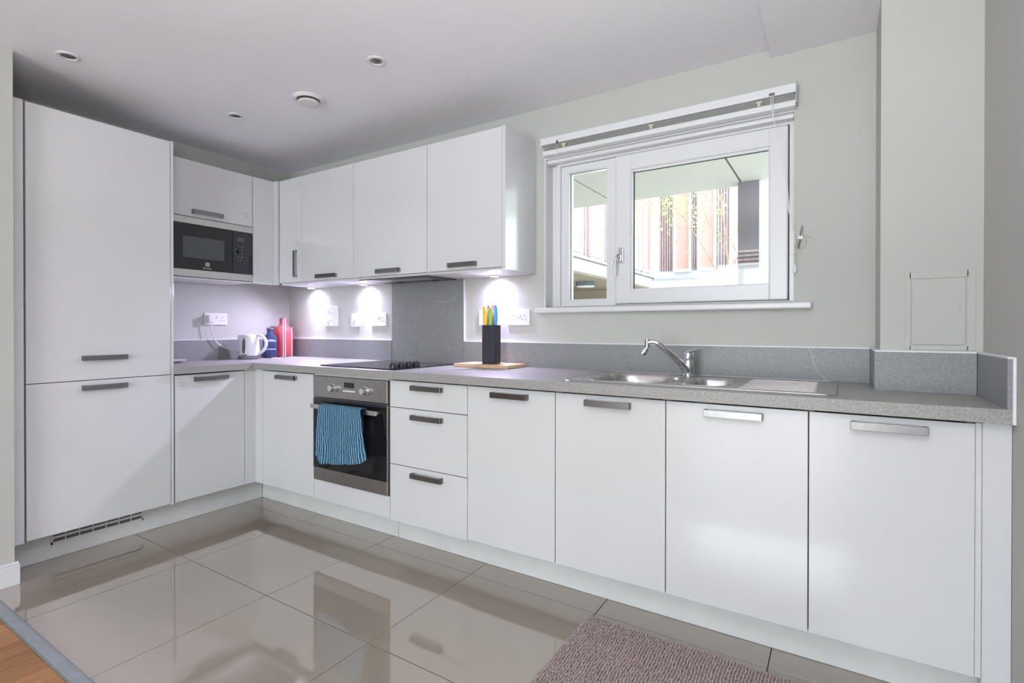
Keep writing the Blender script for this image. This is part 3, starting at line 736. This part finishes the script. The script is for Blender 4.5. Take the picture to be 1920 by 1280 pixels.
sp_ = smooth_path([(3.128, -.140, zs+.022), (3.110, -.175, zs+.055), (3.085, -.215, zs+.092), (3.062, -.245, zs+.118), (3.038, -.262, zs+.143), (3.018, -.268, zs+.152), (2.996, -.272, zs+.150)], 6)
n_ = len(sp_)
obj('spout', tube(NB(), sp_, [.0165-.006*min(1, i/n_*1.3) for i in range(n_)], 14), M['chrome'], tp, smooth=True)
b = NB(); tube(b, [(2.990, -.272, zs+.163), (2.990, -.272, zs+.128)], .0115, 16)
no = obj('nozzle_joint', b, M['chrome'], tp, smooth=True)
obj('nozzle', tube(NB(), [(2.990, -.272, zs+.128), (2.982, -.272, zs+.116), (2.970, -.272, zs+.102)], [.010, .0145, .0155], 16), M['chrome'], no, smooth=True)

# ------------------------------------------------------------------ small things on the worktop
# kettle
kt = thing('kettle', 'white plastic electric kettle with grey base by the corner', 'kettle', (.215, -.41, ZW))
kc = Vector((.215, -.41, 0)); e = Vector((.85, .527, 0)); nrm = Vector((.527, -.85, 0))
obj('base', lathe(NB(), [(.070, 0), (.072, .003), (.072, .018), (.068, .021)], (kc.x, kc.y, ZW), 36), M['off'], kt, smooth=True)
def kettle_body():
    bm = NB(); prof = [(.060, .022), (.0655, .025), (.066, .05), (.064, .10), (.061, .14), (.057, .160), (.050, .168), (.02, .172), (0, .173)]
    prev = None; seg = 40
    for r, h in prof:
        ring = []
        for k in range(seg):
            a = 2*PI*k/seg; d = e*math.cos(a)+nrm*math.sin(a); rr = r
            if h > .08 and h < .17:
                rr += .022*max(0, -math.cos(a))**10*(h-.08)/.08
            ring.append(bm.verts.new(kc+d*rr+Vector((0, 0, ZW+h))))
        if prev: ring_join(bm, prev, ring)
        else: bm.faces.new(ring[::-1])
        prev = ring
    return bm
kb = obj('body', kettle_body(), M['plastic'], kt, smooth=True)
hp = [kc+e*d+Vector((0, 0, ZW+z)) for d, z in ((.045, .160), (.075, .163), (.103, .150), (.118, .118), (.114, .085), (.095, .055), (.062, .036))]
obj('handle', tube(NB(), smooth_path(hp, 6), .0105, 12), M['plastic'], kt, smooth=True)
b = NB(); gpos = kc+nrm*.0655
pts = []
for k in range(24):
    a = 2*PI*k/24; dx = .010*math.cos(a); dz = .052*math.copysign(abs(math.sin(a))**.6, math.sin(a)); pts.append((dx, dz))
fr_ = [b.verts.new(kc+e*(dx-.004)+nrm*(.0678-.0035*max(0, (dz)/.052))+Vector((0, 0, ZW+.092+dz))) for dx, dz in pts]
bk_ = [b.verts.new(kc+e*(dx-.004)+nrm*.058+Vector((0, 0, ZW+.092+dz))) for dx, dz in pts]
b.faces.new(fr_); ring_join(b, fr_, bk_)
obj('water_gauge', b, M['hole'], kt)
obj('lid_knob', lathe(NB(), [(.02, 0), (.018, .004), (0, .005)], (kc.x, kc.y, ZW+.171), 20), M['plastic'], kt, smooth=True)
scribble('faint_print', [(0, .040, .006, 0)], M['hole'], kt, tuple(kc+nrm*.0668+Vector((0, 0, ZW+.032))), tuple(e))
pg = NB(); bx(pg, XL+.010, XL+.046, -.632, -.594, 1.155, 1.205, .005); obj('plug', pg, M['plastic'], kt)
cd = smooth_path([(XL+.034, -.612, 1.156), (XL+.036, -.608, 1.12), (XL+.034, -.596, 1.06), (XL+.034, -.565, 1.01), (XL+.036, -.51, .977), (.118, -.465, .966), (.145, -.452, .962), (.150, -.440, .930), (.155, -.430, .915)], 8)
obj('cord', tube(NB(), cd, .0034, 8), M['plastic'], kt, smooth=True)

def bottle(name, label, m, cx, cy, prof, capz, capr, extra=None):
    t = thing(name, label, 'bottle', (cx, cy, ZW))
    obj('glass_body', lathe(NB(), prof, (cx, cy, ZW), 40), m, t, smooth=True)
    obj('stopper', lathe(NB(), [(capr, 0), (capr*1.15, .003), (capr*1.15, .010), (capr, .013)], (cx, cy, ZW+capz), 24), M['cap'], t, smooth=True)
    return t
bp = bottle('bottle', 'tall coral pink glass bottle in the worktop corner', M['pink'], .172, -.118,
    [(.055, 0.001), (.066, .006), (.069, .02), (.069, .175), (.064, .20), (.050, .222), (.032, .236), (.0275, .245), (.0265, .275), (.029, .280)], .278, .022)
bb = bottle('bottle', 'short dark blue glass bottle behind the kettle handle', M['blue'], .205, -.248,
    [(.036, .001), (.045, .005), (.047, .02), (.047, .130), (.044, .148), (.034, .163), (.022, .172), (.0195, .18), (.0195, .203), (.022, .206)], .204, .020)
def band(cx, cy, r, a0, a1, z0, z1, off=.0008, round_top=0):
    bm = NB(); n = 16; A = []; B = []
    for k in range(n+1):
        a = math.radians(a0+(a1-a0)*k/n); s = math.sin(PI*k/n)
        A.append(bm.verts.new((cx+(r+off)*math.cos(a), cy+(r+off)*math.sin(a), ZW+z0))); B.append(bm.verts.new((cx+(r+off)*math.cos(a), cy+(r+off)*math.sin(a), ZW+z1-round_top*(1-s))))
    for k in range(n): bm.faces.new((A[k], A[k+1], B[k+1], B[k]))
    return bm
lb_ = obj('paper_label', band(.205, -.248, .047, -85, 25, .118, .135, round_top=.010), M['label_blue'], bb)
obj('paper_label', band(.205, -.248, .047, -80, 20, .060, .068), M['label_blue'], bb)
# white wire stand in front of the pink bottle
ws = thing('wire_stand', 'white wire stand in front of the pink bottle', 'stand', (.345, -.190, ZW))
for x, y, h in ((.292, -.20, .278), (.317, -.20, .285), (.391, -.20, .222)):
    obj('wire', tube(NB(), [(x, y, ZW+.004), (x, y, ZW+h)], .0026, 8), M['plastic'], ws, smooth=True)
b = NB(); tube(b, [(.27, -.20, ZW+.0035), (.41, -.20, ZW+.0035), (.41, -.165, ZW+.0035), (.30, -.165, ZW+.0035)], .003, 8)
obj('foot', b, M['plastic'], ws, smooth=True)
# small coiled cord loop on the worktop
tag(obj('cord_loop', tube(NB(), [(.335+.035*math.cos(a*PI/12), -.285+.028*math.sin(a*PI/12), ZW+.003) for a in range(25)], .0026, 8, False), M['plastic'], smooth=True), 'small white loop lying between kettle and blue bottle', 'cord')
# saucer at the far left
tag(obj('dish', lathe(NB(), [(.04, .001), (.050, .004), (.075, .014), (.077, .018), (.070, .0165), (.045, .008), (0, .007)], (.215, -.905, ZW), 36), M['plastic'], smooth=True), 'white dish half hidden beside the tall cabinet', 'dish')

# cutting board, knife block and knives
def rot_pts(bm, c, deg):
    bmesh.ops.rotate(bm, verts=bm.verts, cent=c, matrix=Matrix.Rotation(math.radians(deg), 3, 'Z')); return bm
tag(obj('cutting_board', box(1.880, 2.236, -.222, -.028, ZW+.0003, ZW+.020, .003), M['wood']), 'light wooden cutting board under the knife block', 'cutting board')
kbk = thing('knife_block', 'dark grey square knife block on the wooden board', 'knife block', (2.0735, -.132, ZW+.020))
def block_bm():
    bm = NB(); zb = ZW+.0202; x0, x1, y0, y1 = 2.035, 2.112, -.170, -.094; t = .005
    L = [rrect(x0+.004, x1-.004, y0+.004, y1-.004, .004, 3), rrect(x0, x1, y0, y1, .006, 3), rrect(x0, x1, y0, y1, .006, 3), rrect(x0+t, x1-t, y0+t, y1-t, .004, 3), rrect(x0+t, x1-t, y0+t, y1-t, .004, 3)]
    Z = [zb, zb+.004, zb+.212, zb+.212, zb+.17]; prev = None
    for l, z in zip(L, Z):
        vs = [bm.verts.new((x, y, z)) for x, y in l]
        if prev: ring_join(bm, prev, vs)
        else: bm.faces.new(vs[::-1])
        prev = vs
    bm.faces.new(prev); return bm
obj('block', block_bm(), M['block'], kbk)
def bristle():
    bm = NB()
    for i in range(9):
        for j in range(9):
            x = 2.043+i*.0076; y = -.162+j*.0075
            bx(bm, x-.001, x+.001, y-.001, y+.001, ZW+.19, ZW+.228)
    return bm
br = obj('bristles', bristle(), M['blackm'], kbk); br['kind'] = 'stuff'
kn = [('yellow', (.95, .62, .02), 2.050, -.158, .335, -2), ('purple', (.32, .20, .42), 2.0505, -.126, .342, 1), ('green', (.32, .62, .12), 2.079, -.155, .330, 1), ('pink', (.90, .22, .42), 2.080, -.120, .342, -1), ('blue', (.06, .38, .75), 2.097, -.134, .342, 3)]
for nm, col, x, y, top, lean in kn:
    m_ = mat(nm+'_handle', col, .35)
    t = thing('knife', '%s-handled knife standing in the dark block' % nm, 'knife', (x, y, ZW+.195), 'coloured knives in the block')
    def kh(x=x, y=y, top=top, lean=lean):
        bm = NB(); prev = None
        for s, w, th in ((0, .009, .006), (.06, .0105, .0065), (.35, .0118, .007), (.65, .0125, .007), (.88, .0105, .0065), (1, .005, .004)):
            z = ZW+.215+(top-.215)*s; off = math.radians(lean)*(z-ZW-.2)*1.0+.003*math.sin(s*PI*1.4)
            vs = [bm.verts.new((x+off+w*math.cos(2*PI*k/14), y+th*math.sin(2*PI*k/14), z)) for k in range(14)]
            if prev: ring_join(bm, prev, vs)
            else: bm.faces.new(vs[::-1])
            prev = vs
        bm.faces.new(prev); return bm
    obj('grip', kh(), m_, t, smooth=True)
    obj('blade', box(x-.005, x+.005, y-.0008, y+.0008, ZW+.196, ZW+.216), M['steel'], t)

# ------------------------------------------------------------------ sockets and switches
def plate_y(name, label, x0, x1, z0, z1, kind, group='white sockets and switches on the splash wall'):
    t = thing(name, label, 'socket' if 'socket' in name else 'switch', ((x0+x1)/2, 0, z0), group)
    pl = obj('face_plate', box(x0, x1, -.010, -.0005, z0, z1, .002), M['plastic'], t)
    cx, cz = (x0+x1)/2, (z0+z1)/2
    if kind == 'double':
        for s in (-1, 1):
            ox = cx+s*.040
            obj('pin_hole', box(ox-.002, ox+.002, -.0108, -.009, cz+.006, cz+.013), M['hole'], t)
            for q in (-1, 1): obj('pin_hole', box(ox+q*.011-.003, ox+q*.011+.003, -.0108, -.009, cz-.013, cz-.0095), M['hole'], t)
            obj('rocker', box(cx+s*.009-.006, cx+s*.009+.006, -.0135, -.0095, cz+.006, cz+.024, .001), M['plastic'], t)
    elif kind == 'switch':
        obj('rocker', box(cx-.008, cx+.008, -.0150, -.0095, cz-.014, cz+.014, .002), M['plastic'], t)
        obj('indicator', box(cx-.003, cx+.003, -.0155, -.0145, cz-.011, cz-.006), M['hole'], t)
    elif kind == 'tall':
        for zz in (-.038, .038):
            obj('rocker', box(cx-.040, cx-.024, -.0140, -.0095, cz+zz-.012, cz+zz+.012, .002), M['plastic'], t)
            obj('indicator', box(cx-.035, cx-.029, -.0146, -.0138, cz+zz-.010, cz+zz-.006), M['hole'], t)
        obj('fuse_cover', box(cx+.008, cx+.028, -.0125, -.0095, cz+.008, cz+.030, .001), M['plastic'], t)
        obj('indicator', box(cx-.006, cx+.003, -.0112, -.0095, cz+.020, cz+.024), M['hole'], t)
        obj('indicator', box(cx-.006, cx+.003, -.0112, -.0095, cz-.036, cz-.032), M['hole'], t)
    return t
plate_y('cooker_switch', 'tall white cooker switch plate nearest the corner', .503, .650, 1.132, 1.280, 'tall')
plate_y('fused_switch', 'small square white switch between two cabinet lights', .790, .880, 1.128, 1.218, 'switch')
plate_y('wall_socket', 'white double socket left of the grey splashback', .990, 1.137, 1.132, 1.220, 'double')
plate_y('fused_switch', 'white switch half hidden behind the knife block', 1.900, 1.990, 1.134, 1.222, 'switch')
plate_y('wall_socket', 'white double socket right of the knife block', 2.099, 2.246, 1.134, 1.222, 'double')
t = thing('wall_socket', 'white double socket on the left wall with kettle plugged in', 'socket', (XL, -.564, 1.138), 'white sockets and switches on the splash wall')
obj('face_plate', box(XL+.0005, XL+.010, -.640, -.488, 1.138, 1.220, .002), M['plastic'], t)
obj('pin_hole', box(XL+.009, XL+.0108, -.526, -.522, 1.186, 1.194), M['hole'], t)
for q in (-1, 1): obj('pin_hole', box(XL+.009, XL+.0108, -.524+q*.011-.003, -.524+q*.011+.003, 1.166, 1.170), M['hole'], t)
for s in (-1, 1): obj('rocker', box(XL+.0095, XL+.0135, -.564+s*.009-.006, -.564+s*.009+.006, 1.184, 1.202, .001), M['plastic'], t)

# ------------------------------------------------------------------ ceiling fittings
def downlight(x, y, label):
    t = thing('downlight', label, 'light', (x, y, ZC-.006), 'recessed ceiling downlights')
    obj('bezel', lathe(NB(), [(.044, -.0005), (.043, -.004), (.036, -.0065), (.030, -.005), (.028, -.0008)], (x, y, ZC), 36), M['trim'], t, smooth=True)
    obj('reflector', lathe(NB(), [(.0285, -.001), (.020, -.0006), (.0, -.0005)], (x, y, ZC), 30), M['off'], t, smooth=True)
    obj('lamp', lathe(NB(), [(.018, -.0008), (.016, -.003), (0, -.0035)], (x, y, ZC), 24), M['hole'], t, smooth=True)
downlight(.812, -1.592, 'unlit ceiling downlight above the tall cabinet')
downlight(1.934, -.840, 'unlit ceiling downlight right of the round vent')
downlight(.806, -.839, 'small unlit ceiling downlight nearest the corner')
vt = thing('ceiling_vent', 'round white ceiling extract valve between the downlights', 'vent', (1.348, -.762, ZC-.03))
obj('collar', lathe(NB(), [(.080, -.0005), (.078, -.006), (.066, -.014), (.058, -.012), (.056, -.001)], (1.348, -.762, ZC), 40), M['trim'], vt, smooth=True)
obj('disc', lathe(NB(), [(.012, -.002), (.012, -.016), (.050, -.018), (.053, -.022), (.048, -.027), (0, -.029)], (1.348, -.762, ZC), 40), M['trim'], vt, smooth=True)
obj('throat', lathe(NB(), [(.056, -.0012), (.0, -.001)], (1.348, -.762, ZC), 30), M['gap'], vt)

# ------------------------------------------------------------------ bath mat of chenille tufts
def mat_mesh():
    x0, x1, y0, y1 = 2.882, 3.690, -1.165, -.640
    V = []; F = []
    px, py = .0098, .0088
    ico = NB(); bmesh.ops.create_icosphere(ico, subdivisions=1, radius=1)
    iv = [v.co.copy() for v in ico.verts]; fi = [[v.index for v in f.verts] for f in ico.faces]; ico.free()
    ny = int((y1-y0)/py); nx = int((x1-x0)/px)
    for j in range(ny+1):
        for i in range(nx+1):
            x = x0+i*px+random.uniform(-.0016, .0016)+.002*math.sin(j*.35); y = y0+j*py+random.uniform(-.0014, .0014)+.0025*math.sin(i*.18)+.0015*math.sin(i*.05+2)
            edge = min(i, nx-i, j, ny-j)
            z = .010+random.uniform(-.0015, .002)-(.004 if edge == 0 else 0)
            n = len(V); a = random.uniform(-.5, .5); ca, sa = math.cos(a), math.sin(a)
            rx, ry, rz = .0042, .0056, .0085
            for v in iv:
                X, Y = v.x*rx, v.y*ry
                V.append((x+X*ca-Y*sa, y+X*sa+Y*ca, max(.001, z+v.z*rz)))
            F += [[k+n for k in f] for f in fi]
    me = bpy.data.meshes.new('tufts'); me.from_pydata([(a-3.286, b_+.9, c-.0005) for a, b_, c in V], [], F); me.materials.append(M['mat'])
    me.polygons.foreach_set('use_smooth', [True]*len(me.polygons)); me.update(); return me
mt = thing('bath_mat', 'mauve tufted chenille mat on the floor before the sink', 'mat', (3.286, -.9, .0005))
obj('backing', box(2.884, 3.688, -1.163, -.642, .0006, .008, .002), M['mat'], mt)
tf = bpy.data.objects.new('tufts', mat_mesh()); link(tf); tf.parent = mt; tf['kind'] = 'stuff'

# ------------------------------------------------------------------ outside the window
struct('ground', box(-12, 16, .32, 26, -.3, -.1), M['pave'])
sf = thing('balcony_soffit', 'pale panelled underside of the balcony above the window', 'balcony', (3, 2, 2.70))
for k in range(-3, 5):
    x0 = 1.31+1.49*k; obj('soffit_panel', box(x0+.012, x0+1.478, .32, 3.74, 2.70, 2.74, .003), M['soffit'], sf)
obj('slab', box(-3.2, 8.9, .32, 3.72, 2.742, 3.0), M['dgrey'], sf)
cw = thing('dark_column', 'dark grey clad column under the balcony edge', 'column', (2.78, 3.6, -.1))
obj('clad_box', box(2.775, 2.980, 3.56, 3.72, 1.76, 2.698), M['dgrey'], cw)
obj('post', box(2.775, 2.830, 3.58, 3.68, -.1, 1.76), M['dgrey'], cw)
for k in range(4): obj('louvre_slat', box(2.773, 2.982, 3.550, 3.560, 1.80+.045*k, 1.825+.045*k), M['louver'], cw)
obj('white_edge', box(2.982, 3.010, 3.58, 3.70, 1.78, 2.698), M['render'], cw)

# facade facing the window (y = 10)
bd = thing('apartment_building', 'pale apartment block with terracotta panels seen through the window', 'building', (2, 10.5, -.1))
obj('wall', box(-.09, 8, 10.02, 10.5, -.1, 8), M['render'], bd)
obj('floor_band', box(-.06, 8, 9.90, 10.02, 1.75, 2.27), M['render'], bd)
obj('ledge', box(-.06, 8, 9.86, 10.02, 2.27, 2.31), M['wglass'], bd)
def red(parent, x0, x1, z0=2.50, z1=5.2):
    f = obj('panel_frame', bx(bx(bx(NB(), x0-.045, x0, 9.84, 10.02, z0-.06, z1), x1, x1+.045, 9.84, 10.02, z0-.06, z1), x0, x1, 9.84, 10.02, z0-.06, z0), M['render'], parent)
    obj('terracotta_panel', box(x0, x1, 9.93, 10.02, z0, z1), M['red'], parent)
for x0, x1 in ((.46, .77), (1.01, 1.32), (1.70, 2.02), (3.05, 3.35), (3.9, 4.2)): red(bd, x0, x1)
for x0, x1 in ((.06, .40), (.82, .95), (1.38, 1.62), (2.42, 2.62)):
    n = max(3, int((x1-x0)/.055))
    obj('window_recess', box(x0, x1, 9.99, 10.03, 2.50, 5.2), M['wglass'], bd)
    for k in range(n): obj('louvre_slat', box(x0+(x1-x0)*k/n+.01, x0+(x1-x0)*(k+1)/n-.012, 9.93, 9.97, 2.50, 5.2), M['louver'], bd)
# wing coming towards us on the left (face x = -.14)
wg = thing('building_wing', 'side wing with terracotta panels above an open undercroft', 'building', (-2, 7, -.1))
obj('wall', box(-.6, -.16, 3.9, 10.0, 2.11, 8), M['render'], wg)
obj('floor_band', box(-.16, -.10, 3.9, 10.0, 2.11, 2.32), M['render'], wg)
obj('ledge', box(-.16, -.07, 3.9, 10.0, 2.32, 2.345), M['dgrey'], wg)
for y0, y1 in ((4.3, 4.75), (5.46, 5.83), (6.36, 6.80), (7.6, 8.0), (8.76, 9.08), (9.5, 9.86)):
    obj('panel_frame', bx(bx(bx(NB(), -.16, -.09, y0-.05, y0, 2.44, 5.2), -.16, -.09, y1, y1+.05, 2.44, 5.2), -.16, -.09, y0, y1, 2.44, 2.5), M['render'], wg)
    obj('terracotta_panel', box(-.16, -.13, y0, y1, 2.5, 5.2), M['red'], wg)
for y0, y1 in ((6.02, 6.07), (6.17, 6.30), (7.0, 7.1), (8.3, 8.4), (9.2, 9.3)):
    obj('louvre_slat', box(-.16, -.12, y0, y1, 2.42, 5.2), M['louver'], wg)
obj('undercroft_ceiling', box(-6, -.16, 3.9, 10.0, 2.08, 2.109), M['tan'], wg)
obj('undercroft_wall', box(-6, -.3, 9.7, 9.99, -.1, 2.08), M['tan'], wg)
obj('undercroft_side_wall', box(-6.2, -6, 3.9, 10.4, -.1, 2.08), M['tan'], wg)
obj('lattice', bx(bx(bx(bx(NB(), -2.2, -1.95, 8.3, 8.5, -.1, 1.70), -1.9, -1.65, 8.3, 8.5, -.1, 1.70), -1.6, -1.35, 8.3, 8.5, -.1, 1.70), -2.2, -1.35, 8.52, 8.6, -.1, 1.75), M['wood'], wg)
ol = thing('outside_lamp', 'round lamp on the undercroft ceiling across the court', 'light', (-.72, 7.38, 1.97))
obj('drum', lathe(NB(), [(.20, .107), (.20, .02)], (-.72, 7.38, 1.97), 28), M['lampblue'], ol, smooth=True)
obj('diffuser', lathe(NB(), [(.19, .02), (.17, .0), (0, -.005)], (-.72, 7.38, 1.97), 28), M['render'], ol, smooth=True)

# young tree in the court
tr = thing('young_tree', 'slender young tree with sparse leaves outside the window', 'tree', (2.3, 6.0, -.1))
random.seed(11)
def limb(pts, r0, r1):
    P = smooth_path(pts, 5); n = len(P); return tube(NB(), P, [r0+(r1-r0)*i/(n-1) for i in range(n)], 7)
obj('trunk', limb([(2.31, 6, -.1), (2.33, 6.02, 1.5), (2.25, 6, 2.3), (2.20, 5.98, 2.9), (2.15, 6, 3.6)], .030, .008), M['bark'], tr, smooth=True)
obj('trunk', limb([(2.38, 6.05, -.1), (2.40, 6.05, 1.9), (2.37, 6.05, 2.7), (2.39, 6.05, 3.7)], .026, .010), M['render'], tr, smooth=True)
branches = [[(2.24, 6, 1.75), (2.07, 6, 2.08), (1.91, 6, 2.38), (1.67, 6, 2.78), (1.43, 6, 3.11), (1.2, 6, 3.18)],
            [(2.24, 6, 2.25), (2.12, 5.95, 2.55), (1.98, 5.9, 2.8), (1.9, 5.9, 3.1)], [(2.35, 6, 2.1), (2.5, 6, 2.35), (2.66, 6, 2.5), (2.75, 6, 2.8)],
            [(2.2, 6, 2.8), (2.05, 6, 3.05), (1.85, 6, 3.3)], [(2.38, 6, 2.3), (2.28, 6, 2.5), (2.1, 6, 2.62)]]
for br_ in branches: obj('branch', limb(br_, .010, .004), M['bark'], tr, smooth=True)
V = []; F = []
def leaves(cx, cz, sx, sz, n, y=6.0):
    for _ in range(n):
        x = random.gauss(cx, sx); z = random.gauss(cz, sz); yy = random.gauss(y, .25); s = random.uniform(.018, .034)
        a = random.uniform(0, 2*PI); t = random.uniform(-.8, .8); u = Vector((math.cos(a), t*.5, math.sin(a))).normalized()*s; w = u.cross(Vector((random.uniform(-.4, .4), 1, random.uniform(-.4, .4)))).normalized()*s*.45
        c = Vector((x, yy, z)); k = len(V); V.extend([tuple(c-u), tuple(c+w), tuple(c+u), tuple(c-w)]); F.append((k, k+1, k+2, k+3))
leaves(1.42, 3.05, .12, .22, 170); leaves(1.30, 3.25, .25, .2, 160); leaves(1.78, 3.0, .05, .25, 70); leaves(2.12, 3.1, .05, .30, 90); leaves(2.76, 3.05, .04, .25, 60, 6.2); leaves(2.5, 2.55, .12, .15, 30); leaves(.85, 3.15, .12, .25, 60)
me = bpy.data.meshes.new('foliage'); off = Vector((2.3, 6.0, -.1)); me.from_pydata([tuple(Vector(v)-off) for v in V], [], F); me.materials.append(M['leaf'])
fo = bpy.data.objects.new('foliage', me); link(fo); fo.parent = tr; fo['kind'] = 'stuff'
